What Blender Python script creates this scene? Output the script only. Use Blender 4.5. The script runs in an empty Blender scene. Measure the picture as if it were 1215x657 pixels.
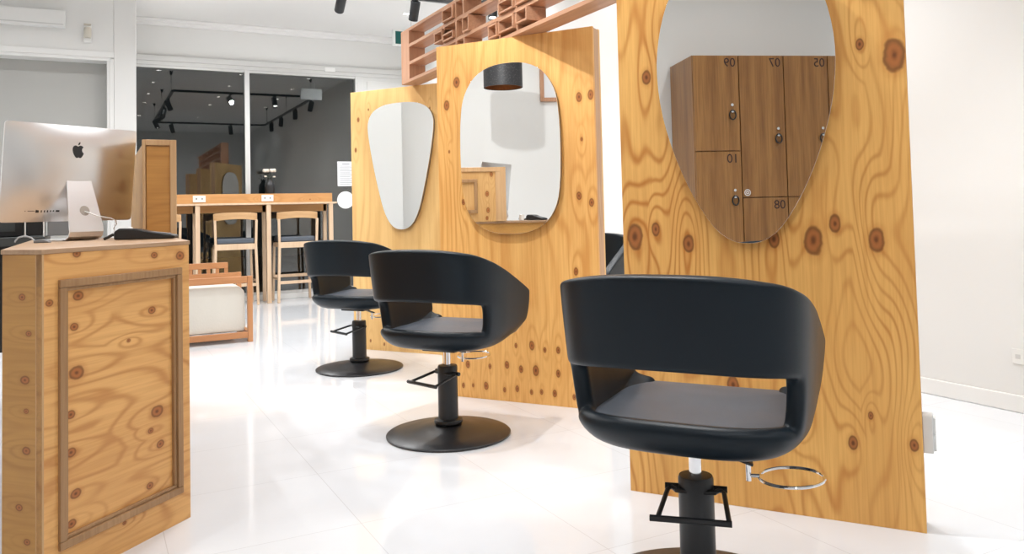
import bpy, bmesh, math, random
from mathutils import Vector, Matrix
random.seed(7)
PI = math.pi
R = math.radians
sc = bpy.context.scene
col = sc.collection

# ------------------------------------------------------------------ camera, world, exposure
cam_d = bpy.data.cameras.new('camera'); cam = bpy.data.objects.new('camera', cam_d); col.objects.link(cam)
cam_d.sensor_fit = 'HORIZONTAL'; cam_d.sensor_width = 36.0
cam_d.lens = 947.5 / 1215 * 36.0
cam_d.shift_y = -116.9 / 1215
cam_d.clip_start = 0.02; cam_d.clip_end = 200
cam.matrix_world = (Matrix.Translation((0, 0, 1.05)) @ Matrix.Rotation(R(-27.7), 4, 'Z')
                    @ Matrix.Rotation(R(90 + 2.331), 4, 'X') @ Matrix.Rotation(R(-1.370), 4, 'Z'))
sc.camera = cam
sc.view_settings.view_transform = 'Standard'
sc.view_settings.look = 'None'
sc.view_settings.gamma = 1.0
sc.view_settings.use_curve_mapping = False
sc.view_settings.exposure = -0.08
world = bpy.data.worlds.new('night'); sc.world = world; world.use_nodes = True
world.node_tree.nodes['Background'].inputs[0].default_value = (0.35, 0.45, 0.5, 1)
world.node_tree.nodes['Background'].inputs[1].default_value = 0.012
sc.cycles.max_bounces = 10; sc.cycles.diffuse_bounces = 6; sc.cycles.glossy_bounces = 6
sc.cycles.transmission_bounces = 8; sc.cycles.caustics_reflective = True; sc.cycles.caustics_refractive = False
sc.cycles.sample_clamp_indirect = 6.0

DOWN_W = 50.0      # strength of one ceiling downlight
SPOT_W = 38.0      # strength of one track spotlight
LIGHT_COL = (0.985, 0.99, 1.0)

# ------------------------------------------------------------------ material helpers
class NT:
    def __init__(s, name):
        s.m = bpy.data.materials.new(name); s.m.use_nodes = True
        s.t = s.m.node_tree; s.n = s.t.nodes; s.l = s.t.links
        s.b = s.n['Principled BSDF']
    def new(s, ty, **kw):
        n = s.n.new(ty)
        for k, v in kw.items(): setattr(n, k, v)
        return n
    def link(s, a, b): s.l.new(a, b)
    def math(s, op, a, b=None, c=None, clamp=False):
        n = s.n.new('ShaderNodeMath'); n.operation = op; n.use_clamp = clamp
        for i, v in enumerate((a, b, c)):
            if v is None: continue
            if isinstance(v, (int, float)): n.inputs[i].default_value = v
            else: s.l.new(v, n.inputs[i])
        return n.outputs[0]
    def vec(s, op, a, b):
        n = s.n.new('ShaderNodeVectorMath'); n.operation = op
        for i, v in enumerate((a, b)):
            if v is None: continue
            if isinstance(v, (tuple, list)): n.inputs[i].default_value = v
            else: s.l.new(v, n.inputs[i])
        return n.outputs['Value' if op in ('LENGTH', 'DOT_PRODUCT') else 'Vector']
    def noise(s, v, scale, detail=3, rough=0.5):
        n = s.n.new('ShaderNodeTexNoise'); n.inputs['Scale'].default_value = scale
        n.inputs['Detail'].default_value = detail; n.inputs['Roughness'].default_value = rough
        s.l.new(v, n.inputs['Vector']); return n.outputs[0]
    def mix(s, f, a, b, mode='MIX'):
        n = s.n.new('ShaderNodeMix'); n.data_type = 'RGBA'; n.blend_type = mode
        if isinstance(f, (int, float)): n.inputs[0].default_value = f
        else: s.l.new(f, n.inputs[0])
        for i, v in ((6, a), (7, b)):
            if isinstance(v, tuple): n.inputs[i].default_value = (*v[:3], 1)
            else: s.l.new(v, n.inputs[i])
        return n.outputs[2]
    def rng(s, v, a, b, c, d, smooth=False):
        n = s.n.new('ShaderNodeMapRange'); n.interpolation_type = 'SMOOTHSTEP' if smooth else 'LINEAR'
        s.l.new(v, n.inputs[0])
        for i, x in enumerate((a, b, c, d)): n.inputs[i + 1].default_value = x
        return n.outputs[0]

def plain(name, c, rough=0.5, metal=0.0, spec=0.5, vary=0.05, nscale=12, bump=0.0, bscale=200):
    k = NT(name); tc = k.new('ShaderNodeTexCoord').outputs['Object']
    f = k.noise(tc, nscale, 3)
    d = tuple(max(0, x * (1 - vary)) for x in c)
    k.link(k.mix(f, d, c), k.b.inputs['Base Color'])
    k.b.inputs['Roughness'].default_value = rough; k.b.inputs['Metallic'].default_value = metal
    k.b.inputs['Specular IOR Level'].default_value = spec
    if bump:
        bn = k.new('ShaderNodeBump'); bn.inputs['Strength'].default_value = bump; bn.inputs['Distance'].default_value = 0.002
        k.link(k.noise(tc, bscale, 3), bn.inputs['Height']); k.link(bn.outputs[0], k.b.inputs['Normal'])
    return k.m

def emit(name, c, strength):
    k = NT(name); k.b.inputs['Base Color'].default_value = (*c, 1)
    k.b.inputs['Emission Color'].default_value = (*c, 1); k.b.inputs['Emission Strength'].default_value = strength
    return k.m

def wood(name, light, dark, axes='xz', knots=(), seed=(0, 0, 0), contour=9.0, freq=5.0, streak=0.35, line=0.45,
         knot_col=(0.16, 0.055, 0.015), rough=0.42, gstretch=0.28, aspect=0.62, gloss=0.4, swirl=3.2, thin=3.0):
    """ply / timber: contour lines of a stretched noise, bent round knots.  axes = (across grain, along grain)"""
    k = NT(name); tc = k.new('ShaderNodeTexCoord').outputs['Object']
    sp = k.new('ShaderNodeSeparateXYZ'); k.link(tc, sp.inputs[0])
    a, b = sp.outputs['XYZ'.index(axes[0].upper())], sp.outputs['XYZ'.index(axes[1].upper())]
    third = [c for c in 'xyz' if c not in axes][0]
    t3 = sp.outputs['XYZ'.index(third.upper())]
    cb = k.new('ShaderNodeCombineXYZ'); k.link(a, cb.inputs[0]); k.link(b, cb.inputs[1]); k.link(t3, cb.inputs[2])
    P = cb.outputs[0]
    S = k.vec('ADD', k.vec('MULTIPLY', P, (1, gstretch, 1)), seed)
    big = k.noise(S, 2.6, 2, 0.45)
    g = k.math('MULTIPLY', big, contour)
    g = k.math('ADD', g, k.math('MULTIPLY', a, freq))
    mask = None
    if knots:
        dm = fm = None
        wob = k.math('MULTIPLY', k.math('SUBTRACT', k.noise(P, 22, 2), 0.5), 0.55)
        for (kx, kz, kr) in knots:
            df = k.vec('SUBTRACT', P, (kx, kz, 0))
            L = k.vec('LENGTH', k.vec('MULTIPLY', df, (1 / kr, aspect / kr, 0)), None)
            F = k.vec('LENGTH', k.vec('MULTIPLY', df, (1 / (kr + .004), .30 / (kr + .004), 0)), None)
            dm = L if dm is None else k.math('MINIMUM', dm, L)
            fm = F if fm is None else k.math('MINIMUM', fm, F)
        dm = k.math('ADD', dm, wob)
        fld = k.math('POWER', 2.718, k.math('MULTIPLY', k.math('MULTIPLY', fm, fm), -0.22))
        g = k.math('ADD', g, k.math('MULTIPLY', fld, swirl))
        mask = k.rng(dm, 0.6, 1.0, 1, 0, True)
        halo = k.rng(dm, 0.8, 2.0, 1, 0, True)
        core = k.rng(dm, 0.05, 0.5, 1, 0, True)
    g = k.math('ADD', g, k.math('MULTIPLY', k.noise(k.vec('ADD', k.vec('MULTIPLY', P, (18, 3, 18)), seed), 1.0, 2), 0.35))
    w = k.rng(k.math('SINE', k.math('MULTIPLY', g, 2 * PI)), -1, 1, 0, 1)
    w = k.math('POWER', w, thin)
    amp = k.rng(k.noise(k.vec('ADD', k.vec('MULTIPLY', P, (4, 1.5, 4)), seed), 1.0, 2), 0.35, 0.65, 0.35, 1.0)
    w = k.math('MULTIPLY', w, amp)
    fs = k.noise(k.vec('ADD', k.vec('MULTIPLY', P, (110, 3.0, 110)), seed), 1.0, 3, 0.6)
    fs = k.rng(fs, 0.40, 0.72, 0, 1)
    tone = k.rng(k.noise(S, 5.5, 3), 0.32, 0.68, 0, 1)
    mid = tuple(.5 * x + .5 * y for x, y in zip(light, dark))
    c = k.mix(k.math('MULTIPLY', tone, 0.55), light, mid)
    c = k.mix(k.math('MULTIPLY', w, line), c, dark)
    c = k.mix(k.math('MULTIPLY', fs, streak), c, dark)
    if mask is not None:
        c = k.mix(k.math('MULTIPLY', halo, 0.4), c, dark)
        c = k.mix(mask, c, tuple(min(1, 2.6 * x) for x in knot_col))
        rim = k.math('MULTIPLY', k.rng(dm, 0.55, 0.85, 0, 1, True), k.rng(dm, 0.9, 1.15, 1, 0, True))
        c = k.mix(k.math('MULTIPLY', rim, 0.8), c, tuple(1.1 * x for x in knot_col))
        c = k.mix(core, c, knot_col)
    k.link(c, k.b.inputs['Base Color'])
    k.b.inputs['Roughness'].default_value = rough
    k.b.inputs['Specular IOR Level'].default_value = gloss
    return k.m

# ------------------------------------------------------------------ mesh helpers
class MB:
    def __init__(s): s.bm = bmesh.new()
    def _x(s, vs, mat):
        if mat is not None:
            for v in vs: v.co = mat @ v.co
    def box(s, x0, x1, y0, y1, z0, z1, mat=None):
        vs = [s.bm.verts.new(p) for p in ((x0, y0, z0), (x1, y0, z0), (x1, y1, z0), (x0, y1, z0), (x0, y0, z1), (x1, y0, z1), (x1, y1, z1), (x0, y1, z1))]
        for f in ((0, 3, 2, 1), (4, 5, 6, 7), (0, 1, 5, 4), (1, 2, 6, 5), (2, 3, 7, 6), (3, 0, 4, 7)): s.bm.faces.new([vs[i] for i in f])
        s._x(vs, mat); return s
    def prism(s, pts, z0, z1, mat=None):
        a = [s.bm.verts.new((x, y, z0)) for x, y in pts]; b = [s.bm.verts.new((x, y, z1)) for x, y in pts]
        n = len(pts)
        s.bm.faces.new(a[::-1]); s.bm.faces.new(b)
        for i in range(n): s.bm.faces.new((a[i], a[(i + 1) % n], b[(i + 1) % n], b[i]))
        s._x(a + b, mat); return s
    def lathe(s, prof, seg=32, mat=None, cap=True):
        rings = []
        for r, z in prof:
            if r < 1e-6: rings.append([s.bm.verts.new((0, 0, z))])
            else: rings.append([s.bm.verts.new((r * math.cos(2 * PI * i / seg), r * math.sin(2 * PI * i / seg), z)) for i in range(seg)])
        for A, B in zip(rings, rings[1:]):
            for i in range(seg):
                j = (i + 1) % seg
                if len(A) == 1 and len(B) == 1: continue
                if len(A) == 1: s.bm.faces.new((A[0], B[i], B[j]))
                elif len(B) == 1: s.bm.faces.new((A[j], A[i], B[0]))
                else: s.bm.faces.new((A[i], A[j], B[j], B[i]))
        if cap:
            if len(rings[0]) > 1: s.bm.faces.new(rings[0][::-1])
            if len(rings[-1]) > 1: s.bm.faces.new(rings[-1])
        s._x([v for r_ in rings for v in r_], mat); return s
    def cyl(s, p0, p1, r0, r1=None, seg=16):
        r1 = r0 if r1 is None else r1
        p0, p1 = Vector(p0), Vector(p1); d = p1 - p0
        q = d.to_track_quat('Z', 'Y').to_matrix().to_4x4(); q.translation = p0
        return s.lathe([(r0, 0), (r1, d.length)], seg, q)
    def tube(s, pts, r, seg=8, closed=False):
        pts = [Vector(p) for p in pts]; n = len(pts); rings = []
        up = None
        for i, p in enumerate(pts):
            a = pts[(i - 1) % n] if (closed or i) else p
            b = pts[(i + 1) % n] if (closed or i < n - 1) else p
            t = (b - a).normalized()
            if up is None:
                up = t.orthogonal().normalized()
            up = (up - t * up.dot(t))
            up = up.normalized() if up.length > 1e-6 else t.orthogonal().normalized()
            w = t.cross(up)
            rings.append([s.bm.verts.new(p + r * (math.cos(2 * PI * k / seg) * up + math.sin(2 * PI * k / seg) * w)) for k in range(seg)])
        m = n if closed else n - 1
        for i in range(m):
            A, B = rings[i], rings[(i + 1) % n]
            for k in range(seg):
                j = (k + 1) % seg
                s.bm.faces.new((A[k], A[j], B[j], B[k]))
        if not closed:
            s.bm.faces.new(rings[0][::-1]); s.bm.faces.new(rings[-1])
        return s
    def bar(s, p0, p1, w, h, upv=(0, 0, 1)):
        """rectangular bar from p0 to p1, w across, h along upv"""
        p0, p1 = Vector(p0), Vector(p1); t = (p1 - p0); L = t.length; t.normalize()
        u = Vector(upv); u = (u - t * u.dot(t)).normalized(); v = t.cross(u)
        M = Matrix((( t.x, v.x, u.x, p0.x), (t.y, v.y, u.y, p0.y), (t.z, v.z, u.z, p0.z), (0, 0, 0, 1)))
        return s.box(0, L, -w / 2, w / 2, -h / 2, h / 2, M)
    def build(s, name, mat, parent=None, bevel=0.0, seg=2, smooth=0.6, loc=None, rot=None):
        bmesh.ops.recalc_face_normals(s.bm, faces=s.bm.faces[:])
        for f in s.bm.faces: f.smooth = True
        s.bm.normal_update()
        for e in s.bm.edges:
            e.smooth = len(e.link_faces) == 2 and e.calc_face_angle(0) < smooth
        me = bpy.data.meshes.new(name); s.bm.to_mesh(me); s.bm.free()
        if mat is not None: me.materials.append(mat)
        o = bpy.data.objects.new(name, me); col.objects.link(o)
        if parent is not None: o.parent = parent
        if loc is not None: o.location = loc
        if rot is not None: o.rotation_euler = rot
        if bevel:
            b = o.modifiers.new('bevel', 'BEVEL'); b.width = bevel; b.segments = seg; b.limit_method = 'ANGLE'; b.angle_limit = R(40)
            b.harden_normals = True
        return o

def tag(o, label=None, cat=None, group=None, kind=None):
    if label: o['label'] = label
    if cat: o['category'] = cat
    if group: o['group'] = group
    if kind: o['kind'] = kind
    return o
def thing(name, label, cat, loc=(0, 0, 0), rz=0.0, group=None):
    o = bpy.data.objects.new(name, None); col.objects.link(o); o.empty_display_size = 0.1
    o.location = loc; o.rotation_euler = (0, 0, rz)
    return tag(o, label, cat, group)
def struct(o): o['kind'] = 'structure'; return o
def copy_tree(o, parent=None):
    c = o.copy(); col.objects.link(c)
    if parent is not None: c.parent = parent
    for ch in list(o.children): copy_tree(ch, c)
    return c
def text_mesh(name, body, size, mat, parent, loc, rot, ext=0.0008):
    cu = bpy.data.curves.new('glyphs', 'FONT'); cu.body = body; cu.size = size; cu.extrude = ext
    cu.align_x = 'CENTER'; cu.align_y = 'CENTER'
    t = bpy.data.objects.new('glyphs', cu); col.objects.link(t)
    bpy.context.view_layer.update()
    me = bpy.data.meshes.new_from_object(t.evaluated_get(bpy.context.evaluated_depsgraph_get()))
    bpy.data.objects.remove(t); bpy.data.curves.remove(cu)
    me.materials.clear(); me.materials.append(mat)
    o = bpy.data.objects.new(name, me); col.objects.link(o); o.parent = parent; o.location = loc; o.rotation_euler = rot
    return o
def circle(cx, cy, r, n=32, a0=0.0, a1=2 * PI):
    return [(cx + r * math.cos(a0 + (a1 - a0) * i / n), cy + r * math.sin(a0 + (a1 - a0) * i / n)) for i in range(n)]

# ------------------------------------------------------------------ materials
M = {}
M['wall'] = plain('wall_paint', (0.77, 0.77, 0.755), 0.75, vary=0.02, nscale=1.5)
M['ceiling'] = plain('ceiling_paint', (0.84, 0.84, 0.83), 0.85, vary=0.02, nscale=1.2)
M['trim'] = plain('white_trim', (0.80, 0.80, 0.785), 0.4, vary=0.02)
M['frame_alu'] = plain('pale_aluminium', (0.62, 0.62, 0.605), 0.45, vary=0.03)
M['white_plastic'] = plain('white_plastic', (0.80, 0.80, 0.78), 0.35, vary=0.02)
M['beige_plastic'] = plain('beige_plastic', (0.62, 0.58, 0.50), 0.4, vary=0.04)
M['black_metal'] = plain('black_metal', (0.012, 0.013, 0.015), 0.38, 0.0, 0.5, 0.1)
M['black_base'] = plain('black_powder_coat', (0.016, 0.016, 0.018), 0.36, 0.0, 0.6, 0.1, bump=0.05)
M['black_plastic'] = plain('black_plastic', (0.012, 0.012, 0.013), 0.4, vary=0.1)
M['grey_plastic'] = plain('grey_plastic', (0.22, 0.23, 0.24), 0.4, vary=0.1)
M['leather'] = plain('black_leather', (0.008, 0.0145, 0.021), 0.36, 0.0, 0.22, 0.25, nscale=6, bump=0.12, bscale=420)
M['seat_leather_sheen'] = plain('black_seat_leather_sheen', (0.095, 0.113, 0.140), 0.45, 0.0, 0.5, 0.3, nscale=8, bump=0.25, bscale=350)  # black leather; grey base colour paints in the glancing white reflections
M['chrome'] = plain('chrome', (0.85, 0.85, 0.86), 0.08, 1.0, vary=0.02)
M['silver'] = plain('anodised_aluminium', (0.80, 0.80, 0.80), 0.30, 1.0, vary=0.01)
M['silver_stand'] = plain('anodised_aluminium_stand', (0.86, 0.86, 0.87), 0.32, 0.9, vary=0.01)
M['mirror'] = plain('mirror_glass', (0.90, 0.915, 0.91), 0.0, 1.0, vary=0.0)
M['mirror_edge'] = plain('mirror_backing', (0.20, 0.15, 0.09), 0.5, vary=0.1)
M['cloth_white'] = plain('cream_canvas', (0.70, 0.67, 0.60), 0.9, vary=0.08, nscale=9, bump=0.5, bscale=60)
M['grey_blind'] = plain('grey_blind_fabric', (0.47, 0.47, 0.45), 0.8, vary=0.03, nscale=2)
M['teal'] = plain('teal_sign_face', (0.0, 0.11, 0.10), 0.4)
M['sign_white'] = plain('sign_white', (0.85, 0.88, 0.88), 0.4)
M['paper'] = plain('paper', (0.75, 0.76, 0.78), 0.8, vary=0.04)
M['ink'] = plain('grey_ink', (0.30, 0.31, 0.33), 0.8)
M['petal'] = plain('white_petal', (0.80, 0.72, 0.62), 0.7, vary=0.15, nscale=60)
M['stem'] = plain('dark_stem', (0.03, 0.045, 0.02), 0.6)
M['copper'] = plain('copper_lining', (0.62, 0.26, 0.10), 0.35, 0.8, vary=0.4, nscale=40)
M['lamp_on'] = emit('lit_lamp_lens', (1.0, 0.97, 0.92), 14.0)
M['screen'] = plain('black_glass', (0.004, 0.004, 0.005), 0.08, vary=0.0)
M['grey_dark'] = plain('dark_grey_laminate', (0.045, 0.05, 0.05), 0.45, vary=0.1)
M['number'] = plain('locker_number_ink', (0.03, 0.008, 0.006), 0.5)

k = NT('window_glass')
k.b.inputs['Transmission Weight'].default_value = 1.0; k.b.inputs['IOR'].default_value = 1.72
k.b.inputs['Roughness'].default_value = 0.0; k.b.inputs['Base Color'].default_value = (0.93, 0.97, 0.96, 1)
M['glass'] = k.m

k = NT('floor_tiles')
tc = k.new('ShaderNodeTexCoord').outputs['Object']
br = k.new('ShaderNodeTexBrick'); br.offset = 0.0; br.squash = 1.0
k.link(k.vec('ADD', tc, (-0.206, -0.30, 0)), br.inputs['Vector'])
br.inputs['Scale'].default_value = 1.0; br.inputs['Brick Width'].default_value = 0.6; br.inputs['Row Height'].default_value = 0.6
br.inputs['Mortar Size'].default_value = 0.0016; br.inputs['Mortar Smooth'].default_value = 0.3
br.inputs['Color1'].default_value = (0.74, 0.76, 0.79, 1); br.inputs['Color2'].default_value = (0.75, 0.77, 0.80, 1)
br.inputs['Mortar'].default_value = (0.60, 0.61, 0.63, 1)
vein = k.rng(k.noise(k.vec('MULTIPLY', tc, (1.2, 3.5, 1)), 1.3, 4, 0.6), 0.45, 0.75, 0, 0.16)
k.link(k.mix(vein, br.outputs['Color'], (0.64, 0.66, 0.68)), k.b.inputs['Base Color'])
k.b.inputs['Roughness'].default_value = 0.07; k.b.inputs['Specular IOR Level'].default_value = 0.5
M['floor'] = k.m

LT, DK = (0.90, 0.515, 0.155), (0.50, 0.165, 0.022)
K3 = [(0.456, 1.528, .032), (0.354, 1.576, .012), (-0.38, 1.536, .016), (-0.445, 0.942, .030), (-0.363, 0.969, .015), (-0.242, 0.916, .020),
      (0.185, 0.926, .030), (0.256, 0.982, .018), (0.38, 0.926, .024), (0.057, 0.93, .018), (0.284, 0.261, .014), (0.465, 0.273, .013), (0.341, 0.355, .008),
      (-0.10, 0.42, .02), (0.12, 0.33, .012)]
K2 = [(-0.01, 0.309), (0.088, 0.314, .015), (0.165, 0.295), (0.245, 0.299, .012), (-0.177, 0.184), (-0.069, 0.199, .013), (0.018, 0.182, .012), (0.108, 0.182, .017),
      (0.241, 0.175, .012), (-0.204, 0.074, .014), (-0.087, 0.062), (-0.008, 0.074, .011), (0.079, 0.063), (0.14, 0.068), (0.218, 0.067, .012), (0.33, 0.056),
      (-0.352, 0.066), (-0.288, 0.071, .007), (-0.319, 0.186, .013), (0.405, 1.649, .016), (0.47, 1.656, .016), (-0.326, 1.106, .010), (0.389, 1.123, .014),
      (0.46, 1.084, .014), (-0.426, 1.672, .018), (-0.355, 1.80, .02), (0.413, 1.423, .007), (-0.415, 1.401, .006), (0.36, 0.72, .013), (-0.40, 0.62, .012)]
K2 = [(q + (.009,)) if len(q) == 2 else q for q in K2]
K1 = [(-0.416, 1.799, .011), (-0.446, 1.56, .011), (-0.315, 1.871, .006), (0.258, 1.838, .006), (-0.2, 0.05, .008), (0.1, 0.06, .008), (-0.33, 0.07, .008),
      (0.35, 0.12, .009), (-0.05, 0.16, .009), (0.22, 0.19, .009)]
M['ply_front'] = wood('pine_ply_large_knots', LT, DK, 'xz', K3, (3.1, 1.7, 0.4), contour=24, freq=4.0, line=0.80, streak=0.30, swirl=2.2, thin=4.5)
M['ply_mid'] = wood('pine_ply_rows_of_knots', (0.90, 0.54, 0.185), (0.58, 0.23, 0.045), 'xz', K2, (8.4, 2.2, 1.4), contour=12, freq=10.0, line=0.55, streak=0.4, swirl=1.6, gstretch=0.16)
M['ply_far'] = wood('pine_ply_few_knots', (0.88, 0.585, 0.24), (0.58, 0.28, 0.075), 'xz', K1, (1.4, 6.2, 2.4), contour=8, freq=5.0, line=0.38, streak=0.25, swirl=1.6, gstretch=0.18)
M['ply_edge'] = wood('ply_edge_strip', (0.66, 0.42, 0.25), (0.46, 0.23, 0.11), 'yz', (), (1, 1, 1), contour=5, freq=30, line=0.5, streak=0.5)
M['lattice'] = wood('red_cedar', (0.54, 0.305, 0.185), (0.34, 0.155, 0.08), 'xy', (), (2, 5, 3), contour=4, freq=14, line=0.35, streak=0.5, gstretch=0.12)
M['lattice_up'] = wood('red_cedar_upright', (0.54, 0.305, 0.185), (0.34, 0.155, 0.08), 'yz', (), (2, 1, 3), contour=4, freq=14, line=0.35, streak=0.5, gstretch=0.12)
KC = [(0.135, 0.825, .014), (0.119, 0.734, .011), (0.431, 0.745, .012), (0.128, 0.597, .020), (0.107, 0.477, .012), (0.452, 0.403, .019), (0.424, 0.346, .009),
      (0.466, 0.29, .013), (0.107, 0.366, .013), (0.124, 0.24, .014), (0.419, 0.167, .011), (0.109, 0.157, .012), (0.555, 0.921, .015), (0.433, 0.93, .011), (0.12, 0.953, .011),
      (0.025, 0.816, .010), (0.33, 0.66, .006), (0.30, 0.09, .006)]
M['counter'] = wood('knotty_pine_horizontal', (0.80, 0.455, 0.165), (0.44, 0.165, 0.035), 'zx', [(z, x, r) for x, z, r in KC], (4.3, 2.0, 0.2), contour=17, freq=5, line=0.6, streak=0.3, thin=4.0, aspect=0.75, swirl=1.5)
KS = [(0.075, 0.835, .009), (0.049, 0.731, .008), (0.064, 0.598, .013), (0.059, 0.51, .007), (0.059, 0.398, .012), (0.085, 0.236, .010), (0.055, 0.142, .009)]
M['counter_side_shaded'] = wood('knotty_pine_side_shaded', (0.54, 0.29, 0.08), (0.32, 0.135, 0.03), 'zy', [(z, y, r) for y, z, r in KS], (6.3, 3.0, 1.2), contour=8, freq=3, line=0.45, streak=0.25, aspect=0.75, swirl=2.5)  # same pine as the front, with the side's shade put into its colour
M['counter_top'] = wood('worn_pine_top', (0.46, 0.30, 0.18), (0.27, 0.15, 0.075), 'yx', (), (2.3, 7.0, 0.2), contour=10, freq=4, line=0.5, streak=0.4)
M['mould'] = wood('brown_moulding', (0.42, 0.25, 0.12), (0.25, 0.13, 0.055), 'yz', (), (1.3, 4.0, 0.2), contour=5, freq=20, line=0.4, streak=0.5)
M['ledge_face'] = wood('oiled_pine_panel', (0.58, 0.29, 0.075), (0.32, 0.13, 0.03), 'zx', (), (5.3, 1.0, 3.2), contour=13, freq=9, line=0.5, streak=0.35, gstretch=0.35)
M['ledge_side'] = wood('pine_wall_panel', (0.66, 0.40, 0.16), (0.42, 0.20, 0.06), 'yz', [(.10, 1.335, .012), (.135, 1.185, .014), (.13, 1.06, .013), (.14, 1.0, .010), (.5, 1.34, .012), (.6, 1.16, .014)], (5.3, 1.0, 3.2), contour=9, freq=3, line=0.45)
M['frame_pine'] = wood('pale_pine_edge', (0.62, 0.40, 0.21), (0.42, 0.23, 0.10), 'yz', (), (1.3, 3.0, 0.7), contour=5, freq=12, line=0.35, streak=0.4)
M['bar_wood'] = wood('bar_pine', (0.62, 0.34, 0.135), (0.42, 0.19, 0.06), 'zx', [(1.27, 0.98, .013), (1.26, 1.55, .008)], (5.3, 1.5, 0.7), contour=6, freq=6, line=0.4, aspect=.8)
M['bar_pale'] = wood('pale_ash', (0.70, 0.52, 0.36), (0.52, 0.34, 0.20), 'xz', (), (2.3, 1.5, 0.7), contour=4, freq=12, line=0.25, streak=0.3)
M['stool_back'] = wood('ash_backrest', (0.58, 0.36, 0.18), (0.42, 0.23, 0.10), 'zx', (), (2.3, 1.5, 5.7), contour=5, freq=14, line=0.35, streak=0.35)
M['arm_wood'] = wood('reddish_teak', (0.55, 0.26, 0.115), (0.36, 0.14, 0.05), 'zx', (), (2.3, 1.5, 5.7), contour=5, freq=14, line=0.35, streak=0.35)
M['arm_wood_v'] = wood('reddish_teak_post', (0.55, 0.26, 0.115), (0.36, 0.14, 0.05), 'xz', (), (2.3, 1.5, 5.7), contour=5, freq=14, line=0.35, streak=0.35)
M['locker'] = wood('walnut_laminate', (0.36, 0.18, 0.06), (0.15, 0.06, 0.02), 'yz', (), (2.3, 1.5, 9.7), contour=5, freq=6, line=0.6, streak=0.6, gstretch=0.03, rough=0.3, thin=1.2)

# perforated black drum
k = NT('perforated_black_metal')
tc = k.new('ShaderNodeTexCoord').outputs['Object']
vo = k.new('ShaderNodeTexVoronoi'); vo.inputs['Scale'].default_value = 70; k.link(tc, vo.inputs['Vector'])
k.link(k.mix(k.rng(vo.outputs['Distance'], 0.18, 0.3, 1, 0), (0.022, 0.022, 0.025), (0.10, 0.095, 0.09)), k.b.inputs['Base Color'])
k.b.inputs['Roughness'].default_value = 0.5
M['drum'] = k.m

# ------------------------------------------------------------------ room shell
XL, XR, YB, YF, ZC = -1.85, 4.04, 10.5, -3.0, 3.48
struct(MB().box(XL - .2, XR + .2, YF - .2, YB + .12, -0.15, 0).build('floor', M['floor']))
struct(MB().box(XL - .2, XR + .2, YF - .2, YB + .3, ZC, ZC + .15).build('ceiling', M['ceiling']))
struct(MB().box(XR, XR + .15, YF, YB + .12, 0, ZC).build('wall_right', M['wall']))
struct(MB().box(XL - .15, XL, YF, YB + .12, 0, ZC).build('wall_left', M['wall']))
struct(MB().box(XL, XR, YF - .15, YF, 0, ZC).build('wall_front', M['wall']))
# left side return wall with recess for the blind, and its column
YP = 8.5
b = MB()
b.box(XL, 0.178, YP, YP + .18, 2.63, ZC)          # over the opening
b.box(0.178, 0.372, YP, YB, 0, ZC)                 # column
b.box(XL, 0.178, YP, YP + .18, 0, 0.5)
b.box(XL, 0.178, YP + .24, YP + .3, 0.5, 2.63)     # back of recess
struct(b.build('wall_partition', M['wall'], bevel=0.006))
struct(MB().box(XL, 0.178, YP + .19, YP + .239, 0.5, 2.63).build('wall_recess_panel', M['grey_blind']))
b = MB(); b.box(0.118, 0.1775, YP + .004, YP + .189, 0.5, 2.60); b.box(0.140, 0.1775, YP - .006, YP + .004, 0.5, 2.60); b.box(XL, 0.152, YP - .006, YP + .19, 2.575, 2.605)
b.box(XL, 0.178, YP - .012, YP + .02, 2.605, 2.66); struct(b.build('trim_recess', M['trim'], bevel=0.004))
# left pilaster seen in the far mirror
struct(MB().box(XL, -1.55, 5.76, 6.7, 0, ZC).build('wall_pilaster', M['wall']))
# back wall above the shopfront
struct(MB().box(0.372, XR, YB, YB + .12, 3.035, ZC).build('wall_back', M['wall']))
b = MB(); b.box(0.372, XR, YB - .05, YB, 3.40, ZC); b.box(0.372, XR, YB - .09, YB, 3.44, ZC); struct(b.build('trim_cornice', M['ceiling'], bevel=0.01))
b = MB(); b.box(0.372, XR, YB - .03, YB + .08, 2.915, 3.035); b.box(0.372, XR, YB - .05, YB + .05, 2.965, 3.035); struct(b.build('trim_head', M['frame_alu'], bevel=0.006))
struct(MB().box(0.372, XR, YB - .04, YB + .10, 0, 0.065).build('trim_sill', M['trim'], bevel=0.006))
def window(n, x0, x1):
    b = MB(); w = 0.03
    b.box(x0, x0 + w, YB - .03, YB + .05, .065, 2.915); b.box(x1 - w, x1, YB - .03, YB + .05, .065, 2.915)
    b.box(x0 + w, x1 - w, YB - .02, YB + .04, .065, .10); b.box(x0 + w, x1 - w, YB - .02, YB + .04, 2.885, 2.915)
    o = struct(b.build('window_%d' % n, M['frame_alu'], bevel=0.003))
    MB().box(x0 + w, x1 - w, YB, YB + .01, .10, 2.885).build('pane', M['glass'], o)
window(1, 0.372, 1.733); window(2, 1.733, 3.17)
b = MB(); b.box(3.17, 3.25, YB - .03, YB + .05, .065, 2.915); b.box(3.96, XR, YB - .03, YB + .05, .065, 2.915)
b.box(3.25, 3.96, YB - .02, YB + .04, 2.55, 2.915); b.box(3.25, 3.96, YB - .02, YB + .04, .065, .2)
b.box(3.30, 3.90, YB - .03, YB - .02, 2.62, 2.86)
d1 = struct(b.build('door_1', M['frame_alu'], bevel=0.004))
MB().box(3.25, 3.96, YB, YB + .01, .2, 2.55).build('pane', M['glass'], d1)
h = MB(); h.tube([(3.34, YB - .03, 0.8), (3.34, YB - .07, 0.8), (3.34, YB - .07, 1.4), (3.34, YB - .03, 1.4)], .012); h.build('door_handle', M['chrome'], d1)
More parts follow.
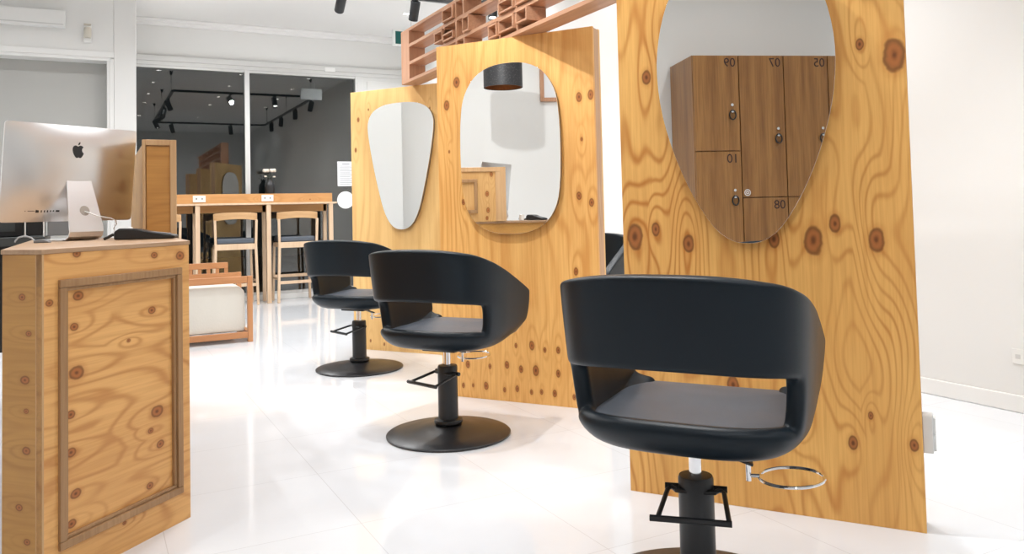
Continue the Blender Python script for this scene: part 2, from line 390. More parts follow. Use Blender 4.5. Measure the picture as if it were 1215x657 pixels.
b = MB(); b.box(2.72, 2.86, YB - .055, YB - .03, 2.955, 3.01); struct(b.build('trim_closer_cover', M['white_plastic'], bevel=0.003))
b = MB(); b.box(XR - .016, XR, YF, YB - .05, 0, .085); struct(b.build('baseboard_right', M['trim'], bevel=0.006))
b = MB(); b.box(XL, XL + .016, YF, 5.76, 0, .085); struct(b.build('baseboard_left', M['trim'], bevel=0.006))
# pavement outside
struct(MB().box(-6, 10, YB + .12, YB + 14, -0.25, -0.12).build('ground', plain('asphalt', (0.03, 0.03, 0.03), 0.9, vary=0.3, nscale=40)))

# ------------------------------------------------------------------ styling partitions and mirrors
NF = Vector((math.cos(R(-145)), math.sin(R(-145)), 0))     # face normal, towards the chairs
PC = {3: Vector((2.051, 2.079, 0)), 2: Vector((2.066, 3.917, 0)), 1: Vector((2.095, 5.786, 0))}
PW, PH, PT = 0.49, 2.02, 0.105
def rrect(x0, x1, z0, z1, r, n=5, corners=(0, 0, 1, 0)):
    pts = []
    for (cx, cz, a, on) in ((x0, z0, PI, corners[0]), (x1, z0, 1.5 * PI, corners[1]), (x1, z1, 0, corners[2]), (x0, z1, .5 * PI, corners[3])):
        if not on: pts.append((cx, cz)); continue
        sx = 1 if cx == x0 else -1; sz = 1 if cz == z0 else -1
        for i in range(n + 1):
            t = a + .5 * PI * i / n
            pts.append((cx + sx * r + r * math.cos(t), cz + sz * r + r * math.sin(t)))
    return pts
XZ = Matrix(((1, 0, 0, 0), (0, 0, 1, 0), (0, 1, 0, 0), (0, 0, 0, 1)))     # prism (x, z) drawn upright, extruded along +y
def partition(i, label, mat):
    c = PC[i]
    t = thing('styling_partition', label, 'partition', c, R(-55), 'plywood styling partitions')
    # local x along the face, local +y away from the chairs
    MB().prism(rrect(-PW, PW, 0, PH, .0), 0, .02, XZ).build('front_board', mat, t, bevel=0.0015)
    MB().prism(rrect(-PW, PW, 0, PH, .0), PT - .02, PT, XZ).build('back_board', M['ply_far'], t, bevel=0.0015)
    e = MB(); e.box(PW - .02, PW, .02, PT - .02, 0, PH - .005); e.build('end_strip', M['ply_edge'], t)
    e = MB(); e.box(-PW, -PW + .02, .02, PT - .02, 0, PH - .005); e.build('end_strip', M['ply_edge'], t)
    e = MB(); e.box(-PW + .02, PW - .02, .02, PT - .02, PH - .02, PH); e.build('top_strip', M['frame_pine'], t)
    return t
p3 = partition(3, 'nearest tall plywood partition with large knots, behind the front salon chair', M['ply_front'])
p2 = partition(2, 'middle plywood partition holding the rounded oblong mirror, rows of small knots at its foot', M['ply_mid'])
p1 = partition(1, 'farthest plywood partition, beside the bar, holding the tapered mirror', M['ply_far'])
o = MB().box(PW + .0, PW + .030, .03, .09, .243, .362).build('outlet_box', M['white_plastic'], p3, bevel=0.003); o['label'] = 'white double power outlet box'
MB().box(PW + .030, PW + .038, .036, .084, .25, .30).build('socket', M['white_plastic'], o, bevel=0.002)
MB().box(PW + .030, PW + .038, .036, .084, .307, .355).build('socket', M['white_plastic'], o, bevel=0.002)

def egg(cx, zc, w, up, dn, n=72, e_up=2.15, e_dn=1.75):
    pts = []
    for i in range(n):
        a = 2 * PI * i / n; c, s = math.cos(a), math.sin(a)
        e = e_up if s >= 0 else e_dn
        pts.append((cx + w * math.copysign(abs(c) ** (2 / e_up if s >= 0 else 2 / e_dn), c), zc + (up if s >= 0 else dn) * math.copysign(abs(s) ** (2 / e), s)))
    return pts
def outline_mirror(pts, c, label, front=True):
    t = thing('wall_mirror', label, 'mirror', c, R(-55 if front else 125), 'mirrors on the partitions')
    # local -y is the viewing side
    cx = sum(p[0] for p in pts) / len(pts); cz = sum(p[1] for p in pts) / len(pts)
    MB().prism(pts, -.030, -.025, XZ).build('mirror_glass', M['mirror'], t, bevel=0.001, seg=1)
    ins = [(cx + (x - cx) * .985, cz + (z - cz) * .99) for x, z in pts]
    MB().prism(ins, -.0247, -.0003, XZ).build('backing', M['mirror_edge'], t)
    return t
def smooth_poly(key, n=72):
    """closed Catmull-Rom through key points"""
    out = []; m = len(key); q = max(2, n // m)
    for i in range(m):
        p0, p1_, p2_, p3_ = [Vector(key[(i + d) % m]) for d in (-1, 0, 1, 2)]
        for j in range(q):
            t = j / q
            v = 0.5 * ((2 * p1_) + (-p0 + p2_) * t + (2 * p0 - 5 * p1_ + 4 * p2_ - p3_) * t * t + (-p0 + 3 * p1_ - 3 * p2_ + p3_) * t ** 3)
            out.append((v.x, v.y))
    return out
def sym(half, cx):
    return [(cx + x, z) for x, z in half] + [(cx - x, z) for x, z in half[::-1] if x > 1e-4]
# halves run from the foot (x = 0) up the right-hand side to the crown (x = 0)
h3 = [(0, .918), (.055, .928), (.115, .975), (.185, 1.085), (.245, 1.225), (.289, 1.38), (.306, 1.53), (.297, 1.66), (.262, 1.79), (.20, 1.885), (.11, 1.942), (0, 1.96)]
h2 = [(0, .925), (.105, .932), (.20, .972), (.268, 1.05), (.302, 1.17), (.312, 1.40), (.304, 1.60), (.278, 1.715), (.212, 1.81), (.115, 1.86), (0, 1.873)]
h1 = [(0, .93), (.06, .942), (.115, .99), (.165, 1.085), (.215, 1.255), (.265, 1.465), (.302, 1.68), (.297, 1.775), (.25, 1.845), (.16, 1.885), (.06, 1.897), (0, 1.898)]
outline_mirror(smooth_poly(sym(h3, -.025)), PC[3] + NF * .0006, 'large egg-shaped mirror on the nearest partition, reflecting wooden lockers')
outline_mirror(smooth_poly(sym(h2, -.01)), PC[2] + NF * .0006, 'rounded oblong mirror on the middle partition, reflecting the desk and black drum lamp')
outline_mirror(smooth_poly(sym(h1, .002)), PC[1] + NF * .0006, 'tapered mirror on the farthest partition, reflecting bare wall')
outline_mirror(smooth_poly(sym(h2, .0)), PC[1] - NF * (PT + .0006), 'mirror on the rear face of the farthest partition, seen only as window reflection', front=False)

# ------------------------------------------------------------------ salon chairs
def chair_shell():
    """wrap-round back and arms with a slot under the back; chair faces local +y"""
    bm = bmesh.new()
    plan = []                                       # (x, y, armness)
    w, d, yf, yc = .315, .272, .266, -.02
    na, nb = 8, 30
    for i in range(na): t = 1 - i / na; plan.append((-w + .012 * t, yc + (yf - yc) * t, t))
    for i in range(nb + 1):
        a = PI - PI * i / nb
        c, s = math.cos(a), math.sin(a); e = 2 / 3.3
        plan.append((math.copysign(abs(c) ** e, c) * w, yc - (d + yc) * abs(s) ** e, 0.0))
    for i in range(1, na + 1): t = i / na; plan.append((w - .012 * t, yc + (yf - yc) * t, t))
    rows = [(.418, .60), (.422, .72), (.437, .83), (.466, .915), (.503, .968), (.640, 1.0), (.665, 1.004), (.74, 1.018), (.82, 1.03), (.858, 1.034), (.872, 1.033)]
    z0, z1 = rows[0][0], rows[-1][0]
    V = []
    for (x, y, t) in plan:
        back = max(0.0, -y / d)
        crown = .868 + .018 * back - .024 * (abs(x) / w) ** 2.5
        side = max(0.0, min(1.0, (y + d) / (yf + d)))
        zt = crown - .19 * (max(0, side - .12) / .88) ** 1.25
        zb = .418 + .075 * max(0, t) ** 1.6
        cv = []
        for z, s in rows:
            f = (z - z0) / (z1 - z0)
            zz = zb + (zt - zb) * f
            rk = -.055 * f * back ** 1.5
            ys = s if y < 0 else 1.0
            tip = 0.0
            if t > .99: tip = -.014 * (2 * abs(f - .5)) ** 3
            cv.append(bm.verts.new((x * s, y * ys + rk + tip, zz)))
        V.append(cv)
    for i in range(len(V) - 1):
        xm = (plan[i][0] + plan[i + 1][0]) / 2; ym = (plan[i][1] + plan[i + 1][1]) / 2
        for j in range(len(rows) - 1):
            if j == 4 and ym < -.135: continue      # the slot
            bm.faces.new((V[i][j], V[i + 1][j], V[i + 1][j + 1], V[i][j + 1]))
    bm.normal_update()
    # outward normals
    bmesh.ops.recalc_face_normals(bm, faces=bm.faces[:])
    fc = [f for f in bm.faces if f.calc_center_median().y < -.2][0]
    if fc.normal.y > 0: bmesh.ops.reverse_faces(bm, faces=bm.faces[:])
    for f in bm.faces: f.smooth = True
    me = bpy.data.meshes.new('shell'); bm.to_mesh(me); bm.free(); me.materials.append(M['leather'])
    return me, plan
def make_chair():
    t = thing('salon_chair', 'x', 'chair', (0, 0, 0), 0, 'salon chairs')
    me, plan = chair_shell()
    o = bpy.data.objects.new('backrest_shell', me); col.objects.link(o); o.parent = t; o.location = (0, .025, 0)
    s = o.modifiers.new('thick', 'SOLIDIFY'); s.thickness = .048; s.offset = -1; s.use_even_offset = True
    ss = o.modifiers.new('sub', 'SUBSURF'); ss.levels = 2; ss.render_levels = 2
    # seat cushion
    def ring(s, yo=0.0):
        pts = []
        for (x, y, tt) in plan: pts.append((x * s, (y * s if y < 0 else y * .93)))
        return pts
    b = MB(); prev = None
    layers = [(.419, .56), (.424, .68), (.446, .79), (.480, .872), (.494, .866), (.501, .80), (.505, .55), (.507, .25)]
    rr = []
    for z, s in layers:
        rr.append([b.bm.verts.new((x * s / 1.0, (y * s if y < 0 else y * min(1.0, s / .882) * .96) + .0, z + .012 * max(0, (y - .0) / .25))) for (x, y, tt) in plan])
    n = len(plan)
    for A, B in zip(rr, rr[1:]):
        for i in range(n):
            j = (i + 1) % n; b.bm.faces.new((A[i], A[j], B[j], B[i]))
    b.bm.faces.new(rr[0][::-1]); b.bm.faces.new(rr[-1])
    seat = b.build('seat', M['seat_leather_sheen'], t, smooth=1.2, loc=(0, .025, 0))
    # under-seat plate
    MB().box(-.09, .09, -.08, .10, .400, .4185).build('seat_plate', M['black_metal'], t, bevel=.004)
    MB().lathe([(.017, .315), (.017, .401)], 20).build('chrome_stem', M['chrome'], t)
    MB().lathe([(.030, .0545), (.064, .055), (.068, .063), (.066, .074), (.0475, .079), (.047, .300), (.047, .318), (.044, .326), (.016, .328)], 32).build('hydraulic_column', M['black_metal'], t)
    MB().lathe([(.286, .0), (.293, .004), (.294, .010), (.288, .0145), (.20, .026), (.13, .038), (.085, .049), (.0, .054)], 64).build('round_base', M['black_base'], t, smooth=.9)
    return t
def add_pedal(t, ang):
    """foot lever: two arms from the column sides to a cross bar; ang = direction it points in, local"""
    c, s = math.cos(ang), math.sin(ang); F = Vector((c, s, 0)); S = Vector((-s, c, 0)); U = Vector((0, 0, 1))
    b = MB()
    for q in (-1, 1):
        b.tube([S * q * .02 + U * .292 + F * .036, S * q * .050 + U * .292 + F * .030, S * q * .066 + U * .292, S * q * .074 + F * .02 + U * .289, S * q * .088 + F * .150 + U * .262], .0065)
        b.cyl(S * q * .046 + U * .292, S * q * .082 + U * .292, .009)
    b.tube([S * -.108 + F * .153 + U * .260, S * .095 + F * .153 + U * .260], .0085)
    b.build('foot_lever', M['black_metal'], t)
def add_ring(t, ang, off=0.0):
    """lever plate and chrome dryer ring under the seat, pointing along ang"""
    c, s = math.cos(ang), math.sin(ang)
    Mx = Matrix(((c, -s, 0, 0), (s, c, 0, 0), (0, 0, 1, 0), (0, 0, 0, 1)))
    b = MB(); b.bar(Mx @ Vector((.06, 0, .394)), Mx @ Vector((.150, 0, .362)), .030, .008); b.build('ring_arm', M['black_metal'], t, bevel=.002)
    b = MB(); b.cyl(Mx @ Vector((.138, 0, .362)), Mx @ Vector((.138, 0, .318)), .007); b.cyl(Mx @ Vector((.138, 0, .332)), Mx @ Vector((.166, 0, .332)), .005)
    b.tube([Mx @ Vector((.247 + .082 * math.cos(a), .082 * math.sin(a), .332 + .004 * math.cos(a))) for a in [2 * PI * i / 40 for i in range(40)]], .0042, 8, True)
    b.build('dryer_ring', M['chrome'], t)
CH = R(-55)
proto = make_chair()
def place_chair(c, loc, rz, label, pedal, ring):
    c.location = loc; c.rotation_euler = (0, 0, rz); c['label'] = label
    add_pedal(c, pedal - rz); add_ring(c, ring - rz)
more = [copy_tree(proto) for _ in range(3)]
D = R(-27.7)          # camera right in room terms
place_chair(proto, (1.44, 1.717, 0), CH, 'nearest black leather salon chair in the foreground, its round base mostly cut off', D + R(254), D + R(-13))
place_chair(more[0], (1.49, 3.545, 0), CH + R(0), 'second black salon chair from the front, at the middle partition, full round base in view', D + R(226), D + R(62))
place_chair(more[1], (1.61, 5.37, 0), CH + R(4), 'farthest black salon chair, in front of the partition with the tapered mirror', D + R(222), D + R(60))
place_chair(more[2], (2.80, 4.43, 0), R(125), 'black salon chair glimpsed through the gap between middle and nearest partitions', D + R(200), D + R(60))

# ------------------------------------------------------------------ reception desk
CA = R(43.7)
desk = thing('reception_desk', 'knotty pine reception desk with framed front panel and raised back ledge, at left', 'desk', (-.131, 2.659, 0), CA)
cd = Vector((math.cos(CA), math.sin(CA)))
def loc2(x, y):          # room xy -> desk local
    v = Vector((x + .131, y - 2.659)); return (v.dot(cd), v.dot(Vector((-cd.y, cd.x))))
L = .5985
foot = [(0, 0), (L, 0), loc2(.302, 4.08), loc2(-.24, 4.08), (0, .152)]
foot_in = [(.004, .004), (L - .004, .004), loc2(.298, 4.076), loc2(-.236, 4.076), (.004, .15)]
MB().prism([(.0, .022), (L, .022), loc2(.302, 4.08), loc2(-.24, 4.08), (.0, .152)], 0.0, .9575).build('body', M['counter_side_shaded'], desk, bevel=.002)
b = MB()
for x0, x1, z0, z1 in ((0, L, 0, .115), (0, L, .865, .9575), (0, .066, .115, .865), (.543, L, .115, .865)): b.box(x0, x1, 0, .0215, z0, z1)
b.build('front_frame', M['counter'], desk)
MB().box(.066, .543, .010, .0218, .115, .865).build('front_panel', M['counter'], desk)
b = MB(); b.box(0, .006, -.001, .024, 0, .9574); b.build('corner_strip', M['frame_pine'], desk)
def mould(x0, x1, z0, z1, w=.024, dp=.010):
    b = MB()
    for a0, a1, c0, c1 in ((x0, x1, z0, z0 + w), (x0, x1, z1 - w, z1), (x0, x0 + w, z0 + w, z1 - w), (x1 - w, x1, z0 + w, z1 - w)):
        b.box(a0, a1, -dp, .012, c0, c1)
    q = w * .45
    for a0, a1, c0, c1 in ((x0 + w, x1 - w, z0 + w, z0 + w + q), (x0 + w, x1 - w, z1 - w - q, z1 - w), (x0 + w, x0 + w + q, z0 + w + q, z1 - w - q), (x1 - w - q, x1 - w, z0 + w + q, z1 - w - q)):
        b.box(a0, a1, -dp * .2, .011, c0, c1)
    return b
mould(.054, .556, .100, .880).build('moulding', M['mould'], desk, bevel=.003)
MB().prism([(-.003, -.003), (L + .003, -.003), loc2(.305, 4.083), loc2(-.243, 4.083), (-.003, .155)], .9577, .972).build('countertop', M['counter_top'], desk, bevel=.002)
# raised ledge wall along the customer side, seen in the middle mirror
lw = bpy.data.objects.new('raised_ledge', None); col.objects.link(lw); lw.parent = desk; lw.rotation_euler = (0, 0, -CA)
lx = loc2(0, 0); lw.location = (*loc2(.184, 3.72), 0)      # local axes = room axes, origin at its near left corner
LWD, LLN, LH = .130, 1.25, 1.39
b = MB(); b.box(.004, LWD - .004, .004, LLN, .973, LH - .02); b.box(.004, LWD - .004, .49, LLN, 0, .97)
b.build('ledge_core', M['ledge_side'], lw)
b = MB(); b.box(.016, LWD - .016, -.004, .003, .99, LH - .03); b.build('ledge_end_panel', M['ledge_face'], lw)
b = MB(); b.box(0, .012, -.010, .03, .973, LH); b.box(LWD - .022, LWD + .004, -.010, .03, .973, LH); b.box(.012, LWD - .022, -.010, LLN, LH - .024, LH)
b.box(LWD - .004, LWD + .004, .03, LLN, LH - .034, LH); b.box(LWD - .004, LWD + .004, .03, .07, .975, LH - .034)
b.build('ledge_frame', M['frame_pine'], lw, bevel=.002)
b = MB()
for y0, y1, z0, z1 in ((.21, 1.2, 1.275, 1.300), (.21, 1.2, 1.04, 1.065), (.21, .235, 1.065, 1.275), (1.175, 1.2, 1.065, 1.275)): b.box(LWD - .006, LWD + .010, y0, y1, z0, z1)
b.build('ledge_moulding', M['mould'], lw, bevel=.003)

# ------------------------------------------------------------------ computer on the desk
IP = R(32.5); TL = R(6.5)
imac = thing('desktop_computer', 'silver all-in-one desktop computer seen from behind, on the reception desk', 'computer', (-.090, 3.77, .972), IP)
# local x along the screen, local -y = back side (towards the camera)
W2, HB = .277, .393
def body_mesh():
    b = MB(); nx, nz = 28, 22; r = .014
    def inside(u, v):
        return u, v
    grid = []
    for j in range(nz + 1):
        row = []
        for i in range(nx + 1):
            u = -1 + 2 * i / nx; v = -1 + 2 * j / nz
            u = math.copysign(1 - (1 - abs(u)) ** 1.25, u); v = math.copysign(1 - (1 - abs(v)) ** 1.25, v)
            x = u * W2; z = (v + 1) / 2 * HB
            dx, dz = W2 - abs(x), HB / 2 - abs(z - HB / 2)
            if dx < r and dz < r:               # round the corners
                ex, ez = r - dx, r - dz; m = math.hypot(ex, ez); lim = max(ex, ez)
                if m > r * .999 and m > 0:
                    k_ = r / m; sx, sz = math.copysign(1, x), math.copysign(1, z - HB / 2)
                    x = sx * (W2 - r + ex * k_); z = HB / 2 + sz * (HB / 2 - r + ez * k_)
            bul = .034 * (1 - abs(u) ** 2.4) * (1 - abs(v) ** 2.6)
            row.append(b.bm.verts.new((x, -.006 - bul, z)))
        grid.append(row)
    for j in range(nz):
        for i in range(nx): b.bm.faces.new((grid[j][i], grid[j][i + 1], grid[j + 1][i + 1], grid[j + 1][i]))
    edge = [grid[0][i] for i in range(nx)] + [grid[j][nx] for j in range(nz)] + [grid[nz][i] for i in range(nx, 0, -1)] + [grid[j][0] for j in range(nz, 0, -1)]
    fr = [b.bm.verts.new((v.co.x, 0, v.co.z)) for v in edge]; n = len(edge)
    for i in range(n): b.bm.faces.new((edge[i], fr[i], fr[(i + 1) % n], edge[(i + 1) % n]))
    b.bm.faces.new(fr)
    return b
def tilt(o):      # leans with the screen: hinge at the lower edge
    o.location = (0, 0, .080); o.rotation_euler = (TL, 0, 0); return o
hs = tilt(body_mesh().build('housing', M['silver'], imac, smooth=.7))
o = MB().box(-W2 + .006, W2 - .006, .0, .002, .07, HB - .006).build('screen', M['screen'], hs)
def bulge(u, v): return -.006 - .034 * (1 - abs(u) ** 2.4) * (1 - abs(v) ** 2.6)
# apple-shaped badge: body with a bite, and a leaf
def badge():
    cz = .290; s = .0275
    key = [(0, -.90), (.20, -.98), (.42, -.93), (.66, -.62), (.80, -.30), (.62, -.06), (.56, .20), (.62, .44), (.78, .62), (.60, .80), (.34, .86), (.10, .76), (0, .72),
           (-.12, .76), (-.38, .86), (-.66, .74), (-.84, .44), (-.86, .10), (-.76, -.34), (-.56, -.72), (-.36, -.95), (-.18, -.98)]
    # seen from behind the machine, so x runs the other way round: local +x is on the viewer's right
    pts = [(x * s, cz + z * s) for x, z in smooth_poly(key, 88)]
    leaf = [(.02 * s, cz + .92 * s)] + [(x * s, cz + z * s) for x, z in ((.06, 1.10), (.18, 1.28), (.36, 1.38), (.36, 1.20), (.26, 1.02), (.12, .93))]
    b = MB(); b.prism(pts, -.0012, .003, XZ); b.prism(leaf, -.0012, .003, XZ)
    for v in b.bm.verts: v.co.y += bulge(v.co.x / W2, v.co.z / HB * 2 - 1)
    return b
badge().build('logo', M['black_plastic'], hs)
b = MB()
for x, w, h in ((-.135, .003, .003), (-.112, .028, .0022), (-.090, .012, .013), (-.074, .004, .011), (-.062, .004, .011), (-.050, .004, .011), (-.038, .004, .008), (-.027, .005, .006), (-.010, .014, .008)):
    x -= .052
    y = bulge(x / W2, (.045 / HB) * 2 - 1) - .0008
    b.box(x - w / 2, x + w / 2, y, y + .004, .045 - h / 2, .045 + h / 2)
b.build('ports', M['black_plastic'], hs)
# stand: foot under the screen, bend, then the leg rising to the hinge
def stand():
    prof = [(.10, .004), (-.055, .004), (-.082, .007), (-.100, .018), (-.108, .036), (-.104, .060), (-.044, .285)]
    th = .006; b = MB(); half = .072
    P = []
    for i, (y, z) in enumerate(prof):
        a = prof[max(0, i - 1)]; c = prof[min(len(prof) - 1, i + 1)]
        t = Vector((c[0] - a[0], c[1] - a[1])).normalized(); n = Vector((-t.y, t.x)) * th / 2
        hw = half if z < .06 else half - .024 * (z - .06) / .225
        P.append([b.bm.verts.new((.010 + sx * hw, y + q * n.x, z + q * n.y)) for sx, q in ((-1, -1), (1, -1), (1, 1), (-1, 1))])
    for A, B in zip(P, P[1:]):
        for i in range(4): j = (i + 1) % 4; b.bm.faces.new((A[i], A[j], B[j], B[i]))
    b.bm.faces.new(P[0][::-1]); b.bm.faces.new(P[-1])
    return b
st = stand().build('stand', M['silver_stand'], imac, bevel=.0015, smooth=.5)
ly = lambda z: -.104 + (z - .060) * (.060 / .225)
nrm = Vector((0, -.225, .060)).normalized()
q = nrm.to_track_quat('Z', 'Y').to_matrix().to_4x4(); q.translation = Vector((.012, ly(.120), .120)) + nrm * .0022
hole = MB().lathe([(.0, 0), (.0205, 0), (.0205, .0016), (.0, .0016)], 32, q).build('cable_hole', plain('shadowed_aluminium', (.33, .29, .25), .5), st)
q2 = nrm.to_track_quat('Z', 'Y').to_matrix().to_4x4(); q2.translation = Vector((.0, ly(.21), .21))
# hinge block between leg and housing
MB().box(-.036, .050, -.050, -.030, .225, .268).build('hinge', M['silver_stand'], imac, bevel=.002)
# cable through the stand
cb = MB()
pts = [Vector(p) for p in ((.010, -.0885, .119), (.020, -.102, .112), (.05, -.118, .098), (.10, -.125, .088), (.135, -.112, .078), (.152, -.09, .062), (.142, -.085, .045), (.150, -.09, .028), (.175, -.10, .012), (.20, -.10, .006))]
cb.tube(pts, .0026).build('power_cable', M['white_plastic'], imac)['label'] = 'thin white cable running out of the stand hole'

# small things on the desk
dv = thing('card_terminal', 'low black wedge-shaped device on the reception desk, right of the computer', 'device', (.185, 3.455, .972), R(-24))
b = MB(); prof = [(-.115, .002), (-.115, .034), (-.095, .046), (-.03, .044), (.02, .032), (.115, .017), (.118, .004), (.10, .002)]
b.prism(prof, -.028, .028, Matrix(((1, 0, 0, 0), (0, 0, 1, 0), (0, 1, 0, 0), (0, 0, 0, 1)))); b.build('casing', M['black_plastic'], dv, bevel=.006)
b = MB(); b.tube([(-.113, 0, .02), (-.13, .003, .022), (-.15, .005, .012), (-.165, .01, .0065)], .006); b.build('lead', M['black_plastic'], dv)
b = MB(); b.prism([(-.02, .0338), (.09, .0215), (.09, .0235), (-.02, .0368)], -.018, .018, Matrix(((1, 0, 0, 0), (0, 0, 1, 0), (0, 1, 0, 0), (0, 0, 0, 1)))); b.build('keypad', M['grey_plastic'], dv)
tag(MB().box(-.020, .020, -.012, .012, 0, .049).build('small_box', M['white_plastic'], None, bevel=.004, loc=(.120, 3.565, .9725), rot=(0, 0, R(-20))), 'small white box just behind the black device on the reception desk', 'box')
gd = thing('key_holder', 'small grey gadget with looped strap on the desk, left of the computer stand', 'gadget', (-.17, 3.50, .9725), R(-20))
b = MB(); b.prism([(-.028, 0), (.028, 0), (.024, .008), (.004, .014), (-.026, .010)], -.014, .014, Matrix(((1, 0, 0, 0), (0, 0, 1, 0), (0, 1, 0, 0), (0, 0, 0, 1)))); b.build('casing', M['grey_plastic'], gd, bevel=.003)
b = MB(); b.tube([(-.026, 0, .006), (-.04, 0, .02), (-.062, 0, .028), (-.085, 0, .022), (-.095, 0, .010), (-.097, 0, .0045)], .0032); b.build('strap', plain('grey_strap', (.45, .46, .47), .6), gd)

# back-office worktop with black equipment, behind the desk
wt = thing('work_table', 'low dark grey work table behind the reception desk, left edge', 'table', (-.95, 5.3, 0), 0)
MB().box(-.8, .72, -.28, .32, .925, .972).build('tabletop', M['grey_dark'], wt, bevel=.003)
for sx in (-.76, .66):
    for sy in (-.24, .27): MB().box(sx, sx + .04, sy, sy + .04, 0, .9245).build('leg', M['black_metal'], wt)
MB().box(-.7, .66, .22, .24, .3, .9245).build('modesty_panel', M['black_plastic'], wt)
pr = thing('label_printer', 'black box-shaped printer on the work table behind the computer', 'printer', (-.52, 5.35, .9725), 0)
MB().box(-.30, .18, -.2, .2, 0, .21).build('casing', M['black_plastic'], pr, bevel=.008); MB().box(-.26, .14, -.204, -.199, .03, .08).build('paper_slot', M['grey_dark'], pr)
mn = thing('file_rack', 'white wire-edged rack with black folders on the work table behind the computer', 'rack', (-.285, 5.14, .9725), 0)
MB().box(-.038, .038, -.06, .1, .004, .12).build('folders', M['black_plastic'], mn, bevel=.003)
for sx in (-.046, .041): MB().box(sx, sx + .006, -.064, .1, 0, .125).build('wire_side', M['white_plastic'], mn)
tag(MB().box(-.07, .07, -.08, .08, 0, .15).build('grey_case', M['grey_plastic'], None, bevel=.006, loc=(-.155, 5.2, .9725)), 'mid-grey case on the work table, partly hidden by the computer', 'case')

# ------------------------------------------------------------------ lattice screen above the partitions
lat = thing('lattice_screen', 'cedar lattice screen of shelves and small cubes standing on top of the partitions', 'screen', (2.07, 0, 2.0205), 0)
DX = .125
def rail(z, y0=1.9, y1=5.53, x0=0.0, x1=DX):
    return MB().box(x0, x1, y0, y1, z, z + .022).build('rail', M['lattice'], lat, bevel=.001)
rail(0.0, y1=5.70); rail(.128); rail(.258); rail(.378, y1=5.70)
def upright(y, z0=.022, z1=.378, x0=0.0, x1=DX, th=.02):
    return MB().box(x0, x1, y, y + th, z0, z1).build('upright', M['lattice_up'], lat, bevel=.001)
def up_split(y, x0=-.0, x1=DX):
    for a, c in ((.022, .128), (.150, .258), (.280, .378)): upright(y, a, c, x0, x1)
b = MB(); b.box(0, .02, 5.53, 5.70, .022, .378); b.build('end_post', M['lattice_up'], lat, bevel=.001)
for a, c in ((.022, .128), (.150, .258), (.280, .378)): upright(5.53, a, c, .02, DX)
upright(5.68, .022, .378, .02, DX)
for y in (4.86, 4.66, 4.54): up_split(y)
for y in (4.04, 3.83): up_split(y)
for y in (3.0, 2.8, 2.2): up_split(y)
def cubby(y0, y1, z0, z1, x0=-.018, x1=DX - .02, t=.011):
    b = MB(); b.box(x0, x1, y0, y1, z0, z0 + t); b.box(x0, x1, y0, y1, z1 - t, z1); b.box(x0, x1, y0, y0 + t, z0 + t, z1 - t); b.box(x0, x1, y1 - t, y1, z0 + t, z1 - t)
    return b.build('cube_shelf', M['lattice'], lat, bevel=.001)
for q in ((4.86, 5.0, .17, .245), (4.685, 4.855, .285, .37), (4.685, 4.855, .155, .205), (4.44, 4.535, .152, .25),
          (4.06, 4.17, .035, .115), (3.855, 4.035, .04, .12), (3.855, 4.035, .152, .22), (3.70, 3.825, .05, .125), (3.62, 3.825, .155, .25),
          (2.82, 2.99, .16, .25), (2.82, 2.99, .03, .12)):
    cubby(*q)

# ------------------------------------------------------------------ window bar, stools, vase
bar = thing('bar_table', 'long pine window bar with raised socket ledge, in front of the dark shop window', 'table', (0.9, 10.03, 0), 0)
MB().box(-.45, 1.84, -.02, .36, 1.200, 1.222).build('tabletop', M['bar_pale'], bar, bevel=.002)
MB().box(-.45, 1.835, .19, .32, 1.2225, 1.338).build('socket_ledge', M['bar_wood'], bar, bevel=.002)
for x in (.184, .998, 1.765):
    MB().box(x - .026, x + .026, -.010, .030, 0, 1.1995).build('leg', M['bar_pale'], bar, bevel=.003)
    MB().box(x - .022, x + .022, .30, .335, 0, 1.1995).build('leg', M['bar_pale'], bar, bevel=.003)
b = MB(); b.box(-.44, 1.79, .30, .32, 1.11, 1.1995); b.build('apron', M['bar_wood'], bar)
for x in (.225, 1.02):
    o = MB().box(x - .072, x + .072, .180, .1895, 1.242, 1.322).build('power_outlet', M['white_plastic'], bar, bevel=.003)
    for dx in (-.032, .032):
        MB().box(x + dx - .008, x + dx + .008, .178, .1802, 1.274, 1.294).build('socket_holes', M['grey_plastic'], o)
